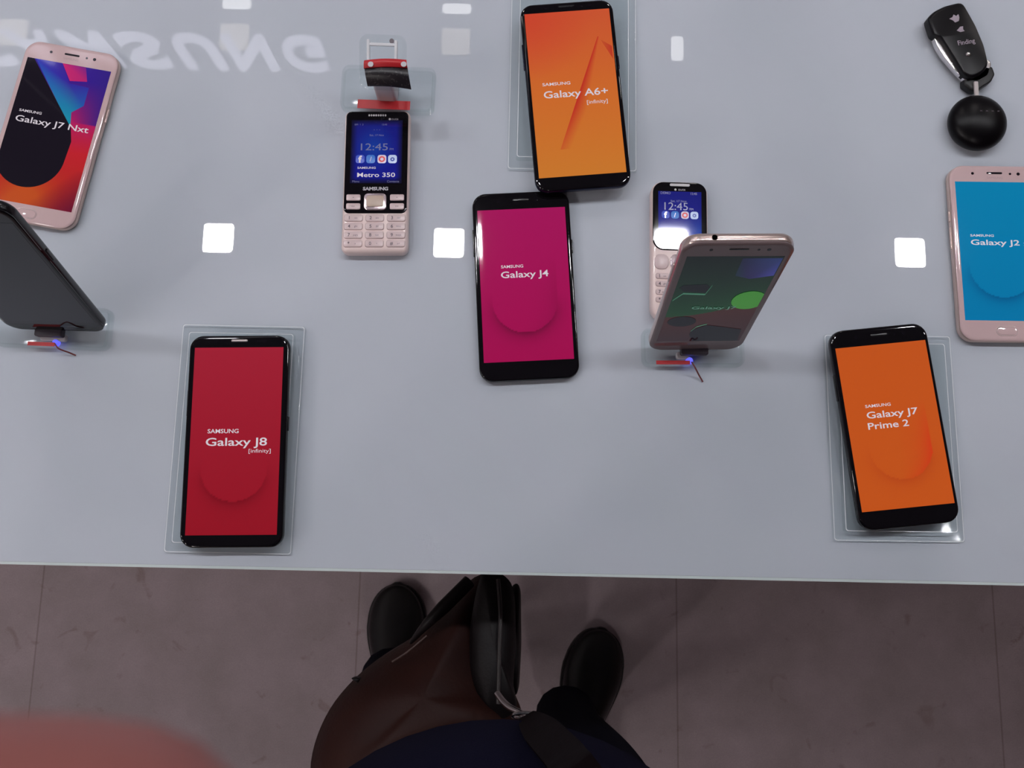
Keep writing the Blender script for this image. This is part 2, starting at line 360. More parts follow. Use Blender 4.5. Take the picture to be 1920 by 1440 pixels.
# amber with the A blade
def a6(u, v):
    c = mixc((222, 92, 52), (226, 116, 46), v * 2) if v < 0.5 else mixc((226, 116, 46), (222, 132, 48), (v - 0.5) * 2)
    c = mixc(c, (222, 74, 48), max(0, 1 - math.hypot(u * 1.2, v * 2.4)))
    return c
bl = []
for k in range(24):
    q4 = []
    for v, side in ((0.17 + 0.67 * k / 24, 0), (0.17 + 0.67 * (k + 1) / 24, 0), (0.17 + 0.67 * (k + 1) / 24, 1), (0.17 + 0.67 * k / 24, 1)):
        ex = 0.83 - (v - 0.17) * 0.83; wd = 0.02 + 0.32 * (v - 0.17) if v < 0.6 else 0.158 - 0.16 * (v - 0.6); u = ex + wd * side
        q4.append((u, v, a6(u, v) if side else mixc((206, 44, 36), a6(u, v), max(0, (v - 0.58) * 2.6))))
    bl.append(q4)
slab_phone('smartphone', 'black smartphone with an orange screen and a darker slanted blade, overlapping the magenta one', 0.0757, 0.1602, 0.0079, 0.010, M['navy_case'], M['black_glass'],
           0.0690, 0.1408, 0.0012, 0.0452, 0.3398, T + 0.0104, R_(5.75), a6,
           (dict(polys=bl), [(0.86, 0.19, (212, 92, 46)), (0.985, 0.235, (206, 60, 40)), (0.985, 0.315, (206, 60, 40))],),
           (S_('SAMSUNG', 0.135, 0.46, 0.452, 0.018, 0.014, 'w'), S_('Galaxy A6+', 0.14, 0.885, 0.527, 0.042, 0.012), S_('[infinity]', 0.63, 0.87, 0.578, 0.022)),
           buttons=(('power_button', 1, 0.026, 0.011), ('volume_button', -1, 0.036, 0.022)))
# orange, right
slab_phone('smartphone', 'black smartphone with an even orange screen, lying askew on a clear stand', 0.0750, 0.1517, 0.0080, 0.0105, M['black_case'], M['black_glass'],
           0.0695, 0.1240, 0.0, 0.2877, 0.0792, T + 0.0082, R_(6.87),
           pill((214, 92, 30), (214, 92, 28), (190, 66, 22), 0.53, 0.64, 0.34, 1.78, 0.6, (226, 62, 26)), (),
           (S_('SAMSUNG', 0.22, 0.50, 0.382, 0.018, 0.014, 'w'), S_('Galaxy J7', 0.22, 0.78, 0.448, 0.040, 0.012), S_('Prime 2', 0.215, 0.66, 0.515, 0.040, 0.012)))
# multicoloured, far left
def nxt(u, v):
    c = (58, 30, 150) if v < 0.1 else mixc((58, 30, 150), (190, 30, 100), (v - 0.1) / 0.3) if v < 0.4 else mixc((190, 30, 100), (206, 36, 48), (v - 0.4) / 0.2) if v < 0.6 else mixc((206, 36, 48), (190, 44, 34), (v - 0.6) / 0.3)
    if v > 0.72:
        c = mixc(c, (206, 84, 34), max(0, 1 - abs(u - 0.42) / 0.45) * (v - 0.72) / 0.15)
        c = mixc(c, (110, 18, 52), max(0, (u - 0.45) * 1.8 + (v - 1.0) * 3))
    if u > 0.72 and v < 0.4: c = mixc(c, (56, 34, 138), (u - 0.72) / 0.28 * 0.8)
    return c
BK = (22, 16, 28)
arc = [(0.36 + 0.40 * math.cos(a), 0.665 + 0.225 * math.sin(a), BK) for a in [k * PI / 24 for k in range(0, 25)]]
blackpill = [(0.02, 0.0, BK), (0.08, 0.0, BK)] + [(0.725, 0.435, BK), (0.775, 0.53, BK)] + arc + [(-0.0, 0.665, BK), (0.0, 0.0, BK)]
blackpill = [(max(0.0, u), v, c) for u, v, c in blackpill]
slab_phone('smartphone', 'rose gold smartphone with a black, blue and red screen, at the far left', 0.0786, 0.1524, 0.0076, 0.0115, M['pink_case'], M['pink_glass'],
           0.0700, 0.1220, -0.0005, -0.3758, 0.3018, T, R_(-9.35), nxt,
           ([(0.10, 0.0, (52, 60, 190)), (0.42, 0.0, (70, 44, 160)), (0.56, 0.13, (60, 40, 165)), (0.80, 0.14, (52, 52, 170)), (0.80, 0.27, (40, 90, 180)), (0.68, 0.33, (30, 140, 180)), (0.72, 0.44, (20, 160, 180))],
            [(0.42, 0.0, (214, 44, 120)), (0.70, 0.0, (120, 36, 140)), (0.76, 0.10, (190, 40, 120)), (0.56, 0.115, (210, 44, 118))],
            blackpill),
           (S_('SAMSUNG', 0.085, 0.35, 0.382, 0.017, 0.014, 'w'), S_('Galaxy J7 Nxt', 0.07, 0.935, 0.452, 0.042, 0.008)), home=M['pink_glass'],
           buttons=(('power_button', 1, 0.024, 0.012), ('volume_button', -1, 0.036, 0.022)))
# blue, far right
slab_phone('smartphone', 'rose gold smartphone with a sky blue screen, cut by the right side of the photo', 0.0723, 0.1438, 0.0085, 0.0115, M['pink_case'], M['pink_glass'],
           0.0640, 0.1135, 0.0012, 0.3822, 0.2188, T, R_(0.43),
           pill((0, 138, 190), (0, 128, 184), (0, 88, 142), 0.50, 0.61, 0.40, 1.77, 0.9), (),
           (S_('SAMSUNG', 0.14, 0.43, 0.402, 0.016, 0.014, 'w'), S_('Galaxy J2', 0.14, 0.74, 0.462, 0.038, 0.012), S_('2018', 0.79, 0.93, 0.462, 0.02)), home=M['pink_glass'],
           buttons=(('power_button', -1, 0.030, 0.009), ('volume_button', -1, 0.012, 0.018)))

# ---------------------------------------------------------------- keypad phones
def icons(parent, z, sy, k=1.0):
    it = (((40, 70, 190), -0.0128), ((40, 110, 200), -0.0044), ((214, 200, 224), 0.0045), ((190, 205, 240), 0.0129))
    for c, x in it:
        o = obj('app_icon', rounded(0.0070 * k, 0.0070 * k, 0.00008, 0.002, 0.00002, z, cx=x * k, cy=sy), mat('icon %d' % c[0] + str(c[1]), (5, 5, 5), 0.3, emit=c, es=0.8), parent)
    letters('icon_symbol', [dict(s='f', h=0.0055 * k, x=-0.0128 * k, y=sy - 0.0028 * k, align='CENTER', bold=0.04), dict(s='/', h=0.004 * k, x=-0.0044 * k, y=sy - 0.002 * k, align='CENTER')], M['glow_text'], parent, z + 0.00012)
    letters('red_symbol', [dict(s='O', h=0.0044 * k, x=0.0045 * k, y=sy - 0.0022 * k, align='CENTER', bold=0.05)], mat('red icon mark', (5, 5, 5), 0.3, emit=(200, 50, 50), es=1), parent, z + 0.00012)
    letters('blue_symbol', [dict(s='o', h=0.0044 * k, x=0.0129 * k, y=sy - 0.0016 * k, align='CENTER', bold=0.04)], mat('blue icon mark', (5, 5, 5), 0.3, emit=(40, 60, 150), es=1), parent, z + 0.00012)
KEYS = ('1', '2', '3', '4', '5', '6', '7', '8', '9', '*', '0', '#')
SUB = ('oo', 'abc', 'def', 'ghi', 'jkl', 'mno', 'pqrs', 'tuv', 'wxyz', 'a', '+', '.a+')
def keypad_phone(label, *A, tilt=(0, 0), **KW):
    t = keypad_(label, *A, **KW); t.rotation_euler = (tilt[0], tilt[1], t.rotation_euler.z); return t
def keypad_(label, W, Hh, tk, r, x, y, z, rz, panel, scr, ear_y, rows, colx, kw, kh, kind):
    t = thing('keypad_phone', label, 'phone', (x, y, z), rz)
    top = Hh / 2
    obj('casing', rounded(W, Hh, tk, r, 0.0032, 0), M['pink_case2'], t)
    ph, pi = panel                                # black panel height, inset
    obj('front_panel', slab(W - 2 * pi, ph, r * 0.85, [(tk - 0.0005, 0.0), (tk + 0.0003, 0.0), (tk + 0.0006, 0.0006), (tk + 0.0006, 0.0010), (tk + 0.0006, 0.0013)], cy=top - pi - ph / 2), M['black_glass'], t)
    zt = tk + 0.0007
    sw, sh, sy = scr
    def cf(u, v):
        c = mixc((26, 30, 128), (22, 26, 150), v)
        c = mixc(c, (20, 80, 176), max(0, 1 - math.hypot(u - (0.45 if kind == 'm' else 0.95), (v - (0.45 if kind == 'm' else 0.8)) * 1.1) / 0.45) * 0.7)
        e = min(u, 1 - u) / 0.10
        if kind == 'm': c = mixc((14, 12, 40), c, min(1, e) * min(1, v / 0.08) * min(1, (1 - v) / 0.1))
        return c
    s = screen(t, sw, sh, top - sy - sh / 2, zt, cf, (), 16, 20)
    yv = lambda v: top - sy - v * sh
    zz = zt + 0.0001
    if kind == 'm':
        letters('screen_title', [dict(s='Metro 350', h=0.0036, wid=0.0300, x=-0.0148, y=yv(0.90), bold=0.01), dict(s='SAMSUNG', h=0.0017, wid=0.0145, x=-0.0148, y=yv(0.772), bold=0.012)], M['glow_text'], s, zz)
        letters('clock', [dict(s='12:45', h=0.0058, wid=0.0215, x=-0.0125, y=yv(0.48)), dict(s='PM', h=0.0018, x=0.0105, y=yv(0.48))], M['dim_text'], s, zz)
        letters('date_text', [dict(s='Sat, 17 Nov', h=0.0015, wid=0.0115, x=0, y=yv(0.255), align='CENTER'), dict(s='. . .', h=0.003, x=0, y=yv(0.16), align='CENTER')], M['dim_text'], s, zz)
        letters('status_text', [dict(s='SIM  1  2', h=0.0014, x=-0.018, y=yv(0.085)), dict(s='12:45', h=0.0014, x=0.004, y=yv(0.085))], M['dim_text'], s, zz)
        letters('menu_text', [dict(s='Menu', h=0.0018, x=-0.0185, y=yv(0.985)), dict(s='Contacts', h=0.0018, wid=0.0095, x=0.009, y=yv(0.985))], M['dim_text'], s, zz)
        icons(s, zz, yv(0.62), 1.0)
        letters('brand_lettering', [dict(s='SAMSUNG', h=0.0027, wid=0.0200, x=0, y=top - 0.0680, align='CENTER', bold=0.04)], mat('silver print', (170, 165, 175), 0.3), t, zt)
    else:
        letters('clock', [dict(s='12:45', h=0.0062, wid=0.0185, x=-0.0122, y=yv(0.375)), dict(s='PM', h=0.0018, x=0.0075, y=yv(0.375))], M['dim_text'], s, zz)
        letters('date_text', [dict(s='Sat, 17 Nov', h=0.0016, wid=0.0125, x=-0.001, y=yv(0.215), align='CENTER')], M['dim_text'], s, zz)
        letters('status_text', [dict(s='DEMO', h=0.0020, x=-0.0152, y=yv(0.06), bold=0.012), dict(s='12:45', h=0.0018, x=0.0085, y=yv(0.06), bold=0.02)], M['dim_text'], s, zz)
        icons(s, zz, yv(0.475), 0.88)
    dot = bmesh.new()
    if kind == 'm':
        for k in range(8): rounded(0.0014, 0.0018, 0.0003, 0.0007, 0.0001, zt - 0.0001, cx=-0.0065 + k * 0.00186, cy=top - ear_y, bm=dot)
    else: rounded(0.0158, 0.0022, 0.0004, 0.001, 0.0001, zt - 0.0001, cy=top - ear_y, bm=dot)
    obj('earpiece', dot, M['tube'], t)
    letters('model_print', [dict(s='DUOS', h=0.0014, x=(0.0115 if kind == 'm' else -0.001), y=top - ear_y - (0.0040 if kind == 'm' else 0.0046), bold=0.02)], mat('silver print', (170, 165, 175), 0.3), t, zt)
    bm = bmesh.new(); bmesh.ops.create_cone(bm, cap_ends=True, segments=12, radius1=0.0009, radius2=0.0009, depth=0.0001, matrix=Matrix.Translation(((0.0100 if kind == 'm' else -0.0035), top - ear_y - (0.0033 if kind == 'm' else 0.0039), zt + 0.00005)))
    obj('logo_dot', bm, M['tube'], t)
    if kind == 'm':
        for sx in (-1, 1):
            for yy, lab in ((0.0742, '-'), (0.0815, '--')):
                o = obj('soft_key', rounded(0.0112, 0.0052, 0.0012, 0.0012, 0.0005, zt - 0.0004, cx=sx * 0.0172, cy=top - yy), M['key_pink'], t)
                letters('key_print', [dict(s=lab, h=0.003, x=sx * 0.0172, y=top - yy - 0.0010, align='CENTER')], M['key_ink'], o, zt + 0.00085)
        o = obj('navigation_key', rounded(0.0178, 0.0140, 0.0013, 0.0034, 0.0006, zt - 0.0004, cy=top - 0.0777), M['chrome_pink'], t)
        obj('select_key', rounded(0.0135, 0.0092, 0.0008, 0.0016, 0.0003, zt + 0.0005, cy=top - 0.0773), M['key_tan'], o)
        kz = tk - 0.0004
    else:
        for sx in (-1, 1):
            obj('soft_key', rounded(0.0112, 0.0122, 0.0012, 0.0045, 0.0005, tk - 0.0004, cx=sx * 0.0145, cy=top - 0.0668), M['key_pink'], t)
        o = obj('navigation_key', rounded(0.0150, 0.0125, 0.0013, 0.004, 0.0005, tk - 0.0004, cy=top - 0.0668), M['chrome_pink'], t)
        obj('select_key', rounded(0.008, 0.006, 0.0008, 0.0016, 0.0003, tk + 0.0005, cy=top - 0.0668), M['key_tan'], o)
        kz = tk - 0.0004
    for i, ch in enumerate(KEYS):
        kx, ky = colx[i % 3], top - rows[i // 3]
        o = obj('key', rounded(kw, kh, 0.0012, 0.0018, 0.0005, kz, cx=kx, cy=ky), M['key_pink'], t)
        letters('key_print', [dict(s=ch, h=0.0026, x=kx - kw * 0.22, y=ky - 0.0013, align='CENTER', bold=0.02), dict(s=SUB[i], h=0.0015, x=kx + kw * 0.14, y=ky - 0.0008, align='CENTER')], M['key_ink'], o, kz + 0.00125)
    for sx in (-1, 1):
        pass
    return t
M['pink_case2'] = mat('pale pink beige plastic', (232, 210, 206), 0.3, coat=0.3)
M['chrome_pink'] = mat('pinkish chrome', (225, 205, 210), 0.15, metal=0.8)
M['key_tan'] = mat('tan centre key', (190, 168, 152), 0.3)
keypad_phone('pale pink keypad phone with a blue screen, lying flat before an empty clear holder', 0.0524, 0.119, 0.0110, 0.0050, -0.1113, 0.2661, T, R_(1.29), (0.0855, 0.0014), (0.0410, 0.0535, 0.0088), 0.0048,
             (0.0907, 0.0976, 0.1047, 0.1117), (-0.0168, 0.0, 0.0168), 0.0146, 0.0060, 'm')
keypad_phone('small pink gold keypad phone lying half hidden behind the upright smartphone', 0.0450, 0.1125, 0.0120, 0.0100, 0.1289, 0.2142, T, R_(-0.39), (0.0560, 0.0013), (0.0340, 0.0410, 0.0090), 0.0036,
             (0.0783, 0.0845, 0.0910, 0.0972), (-0.0135, 0.0, 0.0135), 0.0110, 0.0046, 'g', tilt=(0.0008, 0.0070))

# ---------------------------------------------------------------- clear pads under phones
def pad(label, px0, py0, px1, py1, rz, h=0.0080):
    ym = (py0 + py1) / 2; W = at(px1, ym, T).x - at(px0, ym, T).x; Hh = at(px0, py0, T).y - at(px0, py1, T).y
    c = (at(px0, ym, T) + at(px1, ym, T)) / 2
    t = thing('acrylic_stand', label, 'stand', (c.x, c.y, T), rz)
    obj('base_plate', rounded(W, Hh, 0.0028, 0.002, 0.0004, 0.0002, k=2), M['acrylic'], t)
    obj('top_plate', rounded(W - 0.014, Hh - 0.014, h - 0.0031, 0.002, 0.0004, 0.0031, k=2), M['acrylic'], t)
    bm = bmesh.new()
    for w_, h_, z0 in ((W - 0.0012, Hh - 0.0012, 0.00302), (W - 0.0152, Hh - 0.0152, h + 0.00002)):
        o1, o2 = rr(w_, h_, 0.002), rr(w_ - 0.0010, h_ - 0.0010, 0.002)
        loft(bm, [[(x, y, z0) for x, y in o1], [(x, y, z0 + 0.00005) for x, y in o1], [(x, y, z0 + 0.00005) for x, y in o2], [(x, y, z0) for x, y in o2]], cap=False)
    obj('polished_rim', bm, M['acrylic_edge'], t)
    return t
pad('clear acrylic pad under the smartphone with the red screen', 327, 606, 562, 1034, R_(0))
pad('clear acrylic pad under the even orange smartphone', 1551, 626, 1792, 1012, R_(0.5))
pad('clear acrylic pad under the orange smartphone that overlaps another', 955, -45, 1193, 319, R_(0), 0.0100)

# ---------------------------------------------------------------- upright stands
def holder(name, label, x, y, rz, W, D, kind, sticker=(-0.03, 0.0), hz=0.0075, led=0.0, post=(0.0, 0.02), wr=(0.011, -0.011)):
    t = thing(name, label, 'phone holder', (x, y, T), rz)
    bm = rounded(W, D, 0.0028, 0.006, 0.0008, 0.0002, cy=D / 2, k=2); obj('tray', bm, M['acrylic'], t)
    bm = bmesh.new()
    prof = ((0.0031, 0.0), (hz, 0.0), (hz + 0.0006, 0.0006), (hz + 0.0006, 0.0018), (hz, 0.0024), (0.0031, 0.0024))
    loft(bm, [[(px, py, z) for px, py in rr(W - 2 * i, D - 2 * i, 0.006 - i, cy=D / 2)] for z, i in prof], cap=False)
    obj('rim', bm, M['acrylic2'], t)
    if kind == 'metro':
        obj('post', rounded(0.0165, 0.017, 0.030, 0.003, 0.001, 0.0031, cx=0, cy=D * 0.42), M['tube'], t)
        obj('connector', rounded(0.0150, 0.012, 0.006, 0.002, 0.0008, 0.0332, cx=0, cy=D * 0.45), M['grey'], t)
        bm = rounded(0.036, 0.040, 0.003, 0.007, 0.0008, 0, k=2)
        o = obj('back_plate', bm, M['acrylic2'], t); pc = at(718, 118, T + 0.046); o.location = (pc.x - x, pc.y - y, 0.046); o.rotation_euler = (R_(24), 0, 0)
        for sx in (-1, 1):
            obj('plate_rib', rounded(0.0022, 0.026, 0.004, 0.001, 0.0004, 0.0031, cx=sx * 0.0105, cy=0.003), M['acrylic_edge'], o)
        obj('plate_bar', rounded(0.019, 0.0022, 0.004, 0.001, 0.0004, 0.0031, cx=0, cy=0.0125), M['acrylic_edge'], o)
        bm = bmesh.new(); bmesh.ops.create_cone(bm, cap_ends=True, segments=20, radius1=0.0018, radius2=0.0018, depth=0.001, matrix=Matrix.Translation((0.007, 0.0155, 0.0036)))
        obj('screw', bm, M['grey'], o)
    else:
        obj('post', rounded(post[1], 0.006, 0.0040, 0.002, 0.001, 0.0031, cx=post[0], cy=0.0085), M['tube'], t)
        obj('clip', rounded(0.021, 0.009, 0.006, 0.0015, 0.0008, 0.0072, cx=0, cy=0.0125), mat('dark grey clip', (62, 54, 64), 0.4), t)
        bm = rounded(0.030, 0.050, 0.003, 0.006, 0.0008, 0, k=2); o = obj('back_plate', bm, M['acrylic2'], t)
        o.location = (0, D * 0.5 + 0.018, 0.026); o.rotation_euler = (R_(90 - 16.5), 0, 0)
        bm = bmesh.new(); bmesh.ops.create_uvsphere(bm, u_segments=16, v_segments=10, radius=0.0030, matrix=Matrix.Translation((led, 0.0045, 0.0055)))
        obj('indicator_light', bm, M['blue_led'], t)
        obj('wire', tube(bmesh.new(), smooth_path([(led + 0.001, 0.003, 0.0095), (led + wr[0] * 0.35, wr[1] * 0.2, 0.0098), (led + wr[0] * 0.7, wr[1] * 0.6, 0.004), (led + wr[0], wr[1], 0.0012)]), 0.0006), M['wire'], t)
    a, b_ = sticker
    obj('sticker', box(bmesh.new(), a, 0.0012 if kind != 'metro' else 0.001, hz + 0.0007, b_, 0.0042 if kind != 'metro' else 0.0085, hz + 0.0010), M['red'], t, False)
    return t
M['acrylic2'] = clear_mat('thick clear acrylic', (252, 254, 254), 0.02, 0.045)
p = at(1297, 690, T); holder('phone_holder', 'clear holder with a blue light under the upright silver smartphone', p.x, p.y, R_(1), 0.079, 0.030, 'phone', (-0.029, -0.003), led=-0.003, post=(-0.008, 0.010))
p = at(103, 656, T); holder('phone_holder', 'clear holder with a blue light under the upright black smartphone', p.x, p.y, R_(-1), 0.088, 0.033, 'phone', (-0.017, 0.004), led=0.0035, post=(0.001, 0.020), wr=(0.014, -0.004))
p = at(727, 216, T); holder('phone_holder', 'empty clear holder with a white post behind the pale pink keypad phone', p.x, p.y, R_(-1), 0.0760, 0.039, 'metro', (-0.0235, 0.019))

# security label hanging over the empty holder
t = thing('security_label', 'black printed label with a red band hooked over the empty clear holder', 'label', (0, 0, 0))
za = T + 0.062
def strip(pa, pb, bend, nu=10, th=0.0008):   # pa, pb: (left, right) ends of top and bottom edges, 3-D points
    bm = bmesh.new(); rows = []
    for k in range(9):
        v = k / 8; row = []
        for i in range(nu + 1):
            u = i / nu
            q = (pa[0].lerp(pa[1], u)).lerp(pb[0].lerp(pb[1], u), v)
            q = q + Vector((0, 0, bend * math.sin(PI * v) + 0.002 * math.sin(PI * u)))
            row.append(q)
        rows.append(row)
    f1 = [[bm.verts.new(p_) for p_ in r] for r in rows]; f2 = [[bm.verts.new(p_ - Vector((0, 0, th))) for p_ in r] for r in rows]
    for j in range(8):
        for i in range(nu):
            bm.faces.new((f1[j][i], f1[j + 1][i], f1[j + 1][i + 1], f1[j][i + 1])); bm.faces.new((f2[j][i], f2[j][i + 1], f2[j + 1][i + 1], f2[j + 1][i]))
    for j in range(8):
        for i in (0, nu): bm.faces.new((f1[j][i], f1[j + 1][i], f2[j + 1][i], f2[j][i]))
    for i in range(nu):
        for j in (0, 8): bm.faces.new((f1[j][i], f1[j][i + 1], f2[j][i + 1], f2[j][i]))
    return bm
P = lambda x, y, dz=0: at(x, y, za + dz)
obj('red_band', strip((P(683, 113), P(762, 112)), (P(682, 128, -0.001), P(764, 127, -0.001)), 0.0015), M['red'], t)
obj('black_sheet', strip((P(683, 126, -0.0022), P(764, 126, -0.0022)), (P(689, 161, -0.008), P(771, 167, -0.008)), 0.003), M['label'], t)
for px in (695, 757):
    bm = bmesh.new(); bmesh.ops.create_cone(bm, cap_ends=True, segments=16, radius1=0.0021, radius2=0.0021, depth=0.0006); o = obj('rivet', bm, M['tube'], t)
    o.location = P(px, 120.5, 0.0022)

# ---------------------------------------------------------------- upright phones
def upright(label, x, y, z, lean, yaw, s, W, Hh, tk, r, case, glass, sw, sh, scy, colf, layers, texts, **kw):
    t = slab_phone('smartphone', label, W, Hh, tk, r, case, glass, sw, sh, scy, 0, 0, 0, 0, colf, layers, texts, **kw)
    rt = Vector((1, 0, 0)); up = Vector((0, math.sin(lean), math.cos(lean)))
    r2 = math.cos(s) * rt + math.sin(s) * up; u2 = -math.sin(s) * rt + math.cos(s) * up
    rz = Matrix.Rotation(yaw, 3, 'Z'); r2 = rz @ r2; u2 = rz @ u2; nn = r2.cross(u2)
    mm = Matrix((r2, u2, nn)).transposed().to_4x4()
    mm.translation = Vector((x, y, T + z)) + u2 * Hh / 2 - nn * tk
    t.matrix_world = mm; t.rotation_mode = 'XYZ'
    return t
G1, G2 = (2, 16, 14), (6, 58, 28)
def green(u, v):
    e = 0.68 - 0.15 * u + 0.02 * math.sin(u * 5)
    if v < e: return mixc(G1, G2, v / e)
    return mixc((62, 28, 26), (44, 22, 28), (v - e) / (1 - e))  # brown below the green: floor reflection painted into the screen picture
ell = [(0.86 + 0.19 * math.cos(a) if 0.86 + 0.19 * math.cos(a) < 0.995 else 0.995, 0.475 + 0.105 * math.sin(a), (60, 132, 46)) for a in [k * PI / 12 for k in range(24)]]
DK = (3, 4, 12)  # dark patches: reflections of shoes and table painted into the screen picture
reflection1 = [(u, v, DK) for u, v in ((0.035, 0.33), (0.10, 0.37), (0.345, 0.385), (0.365, 0.32), (0.32, 0.29), (0.075, 0.30))]
pale = (70, 124, 100)  # pale lines: reflected outlines painted into the screen picture
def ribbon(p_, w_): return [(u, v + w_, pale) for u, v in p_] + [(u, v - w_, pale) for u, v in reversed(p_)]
pale_reflection1 = ribbon([(0.014, 0.475), (0.103, 0.395), (0.348, 0.405), (0.385, 0.305)], 0.008)
reflection2 = [(0.21 + 0.165 * math.cos(a), 0.735 + 0.065 * math.sin(a), DK) for a in [k * PI / 12 for k in range(24)]]
reflection3 = [(u, v, DK) for u, v in ((0.36, 0.91), (0.43, 0.995), (0.97, 0.995), (0.95, 0.84), (0.68, 0.80), (0.51, 0.78), (0.365, 0.85))]
pale_reflection2 = ribbon([(0.36, 0.86), (0.41, 0.80), (0.515, 0.768)], 0.006)
up1 = upright('silver gold smartphone standing upright with a green screen and painted brown and dark reflections', 0.1390, 0.1341, 0.0100, 0.2816, 0.0380, -0.0194, 0.0720, 0.1430, 0.0085, 0.0115, M['gold_case'],
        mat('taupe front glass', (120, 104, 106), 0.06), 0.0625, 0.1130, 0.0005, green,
        ([(0.58, 0.02, (18, 24, 56)), (0.99, 0.02, (34, 50, 104)), (0.99, 0.20, (60, 60, 140)), (0.75, 0.235, (34, 26, 78)), (0.58, 0.20, (10, 40, 52))], reflection1, pale_reflection1, reflection2, reflection3, pale_reflection2, ell),
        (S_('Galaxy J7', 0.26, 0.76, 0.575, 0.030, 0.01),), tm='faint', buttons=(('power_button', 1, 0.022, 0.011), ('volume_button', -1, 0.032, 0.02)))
bm = bmesh.new(); bmesh.ops.create_cone(bm, cap_ends=True, segments=20, radius1=0.00185, radius2=0.00185, depth=0.0006, matrix=Matrix.Translation((-0.0165, 0.07155, 0.0043)) @ Matrix.Rotation(PI / 2, 4, 'X'))
obj('headphone_jack', bm, mat('deep black', (2, 2, 2), 0.9, spec=0), up1)
upright('black smartphone standing upright with its screen off, at the left side', -0.3482, 0.1382, 0.0120, 0.2966, -0.0104, 0.0, 0.0760, 0.1520, 0.0085, 0.0110, M['black_case'], M['black_glass'],
        0.0690, 0.1230, 0.0, lambda u, v: mixc((10, 10, 14), (16, 14, 20), v), (), ())  # faint emission on the dead screen stands in for its grey reflection

# ---------------------------------------------------------------- car remote with ball pendant
t = thing('car_remote', 'black car remote with chrome edge and a round black pendant on its ring', 'key remote', (0, 0, T))
def outl(pts, z): return [at(x, y, T + z) - Vector((0, 0, T)) for x, y in pts]
O1 = [(1740, 32), (1752, 20), (1772, 10), (1800, 3), (1806, 4), (1812, 14), (1830, 46), (1846, 84), (1853, 112), (1854, 122), (1846, 134), (1832, 142), (1822, 146), (1808, 138), (1792, 112), (1776, 86), (1762, 64), (1751, 66)]
def resamp(pts, n=72):
    pts = [Vector((*p_, 0)) if len(p_) == 2 else Vector(p_) for p_ in pts]; P2 = pts + [pts[0]]
    Ls = [0]
    for a, b_ in zip(P2, P2[1:]): Ls.append(Ls[-1] + (b_ - a).length)
    out = []
    for k in range(n):
        s = Ls[-1] * k / n
        for i in range(len(P2) - 1):
            if Ls[i] <= s <= Ls[i + 1]: out.append(P2[i].lerp(P2[i + 1], (s - Ls[i]) / max(1e-9, Ls[i + 1] - Ls[i]))); break
    for _ in range(1): out = [(out[i - 1] + out[i] * 2 + out[(i + 1) % n]) / 4 for i in range(n)]
    return [tuple(o_) for o_ in out]
def lump(pts, z0, z1, e, k=4, top_in=0.0):
    base = resamp(pts); W = [at(x, y, T + z1) for x, y, _ in base]
    c = sum(W, Vector()) / len(W); rings = []
    rad = sum((w_ - c).length for w_ in W) / len(W)
    pr = [(z0, e * 0.6), (z0 + e * 0.4, 0)] + [(z1 - e * (1 - math.sin(a * PI / 2 / k)) , e * (1 - math.cos(a * PI / 2 / k))) for a in range(k + 1)]
    for z, i in pr:
        rings.append([(c.x + (w_.x - c.x) * (1 - i / rad), c.y + (w_.y - c.y) * (1 - i / rad), z) for w_ in W])
    bm = bmesh.new(); loft(bm, rings); return bm
obj('casing', lump(O1, 0.0045, 0.0135, 0.0022), mat('glossy black plastic', (9, 7, 11), 0.3, spec=0.25), t, angle=22)
O2 = [(1749, 62), (1762, 60), (1778, 86), (1794, 112), (1812, 138), (1826, 146), (1848, 136), (1853, 110), (1860, 116), (1856, 142), (1834, 154), (1812, 152), (1794, 135), (1774, 112), (1757, 86)]
obj('chrome_trim', lump(O2, 0.003, 0.0085, 0.0012), M['chrome'], t)
ic = mat('white icon print', (165, 152, 165), 0.5)
def icon(name, pts): obj(name, lump(pts, 0.0134, 0.01375, 0.0001, 2), ic, t)
icon('horn_icon', [(1780, 35), (1786, 32), (1788, 27), (1793, 30), (1797, 26), (1799, 33), (1798, 39), (1791, 42), (1787, 38)])
icon('lock_icon', [(1794, 57), (1798, 53), (1800, 50), (1806, 49), (1806, 55), (1809, 58), (1801, 60)])
q = at(1797, 85, T + 0.0137)
o = letters('button_word', [dict(s='Finding', h=0.0040, wid=0.0142, x=0, y=0, bold=0.012)], ic, t, 0); o.location = (q.x, q.y, 0.0138); o.rotation_euler = (0, 0, R_(11))
bm = bmesh.new(); qq = at(1815, 102, T + 0.0137); bmesh.ops.create_uvsphere(bm, u_segments=16, v_segments=8, radius=0.0022, matrix=Matrix.Translation((qq.x, qq.y, 0.0133)))
obj('indicator_lens', bm, M['chrome'], t)
obj('loop', lump([(1808, 146), (1830, 140), (1850, 122), (1862, 124), (1867, 138), (1860, 152), (1844, 162), (1832, 170), (1822, 168), (1808, 158)], 0.001, 0.0085, 0.002), mat('black rubber', (14, 12, 15), 0.45), t)
a1, a2 = at(1828, 155, T + 0.008), at(1829, 184, T + 0.008)
obj('strap', slab(0.0034, (a1 - a2).length, 0.0006, [(0.0086, 0.0002), (0.0090, 0), (0.0100, 0), (0.0104, 0.0003)], cx=(a1.x + a2.x) / 2, cy=(a1.y + a2.y) / 2), mat('pale leather strap', (190, 180, 180), 0.5), t)
c = at(1834, 229, T + 0.010); bm = bmesh.new(); rings = []
for k in range(15):
    a = -0.55 + (PI / 2 + 0.55) * k / 14
    rr_ = 0.0232 * math.cos(a) + 1e-5; rings.append([(c.x + rr_ * math.cos(b2), c.y + rr_ * math.sin(b2), 0.0085 + (0.0118 * math.sin(a) if a > 0 else 0.0142 * math.sin(a))) for b2 in [q_ * PI / 24 for q_ in range(48)]])
loft(bm, rings)
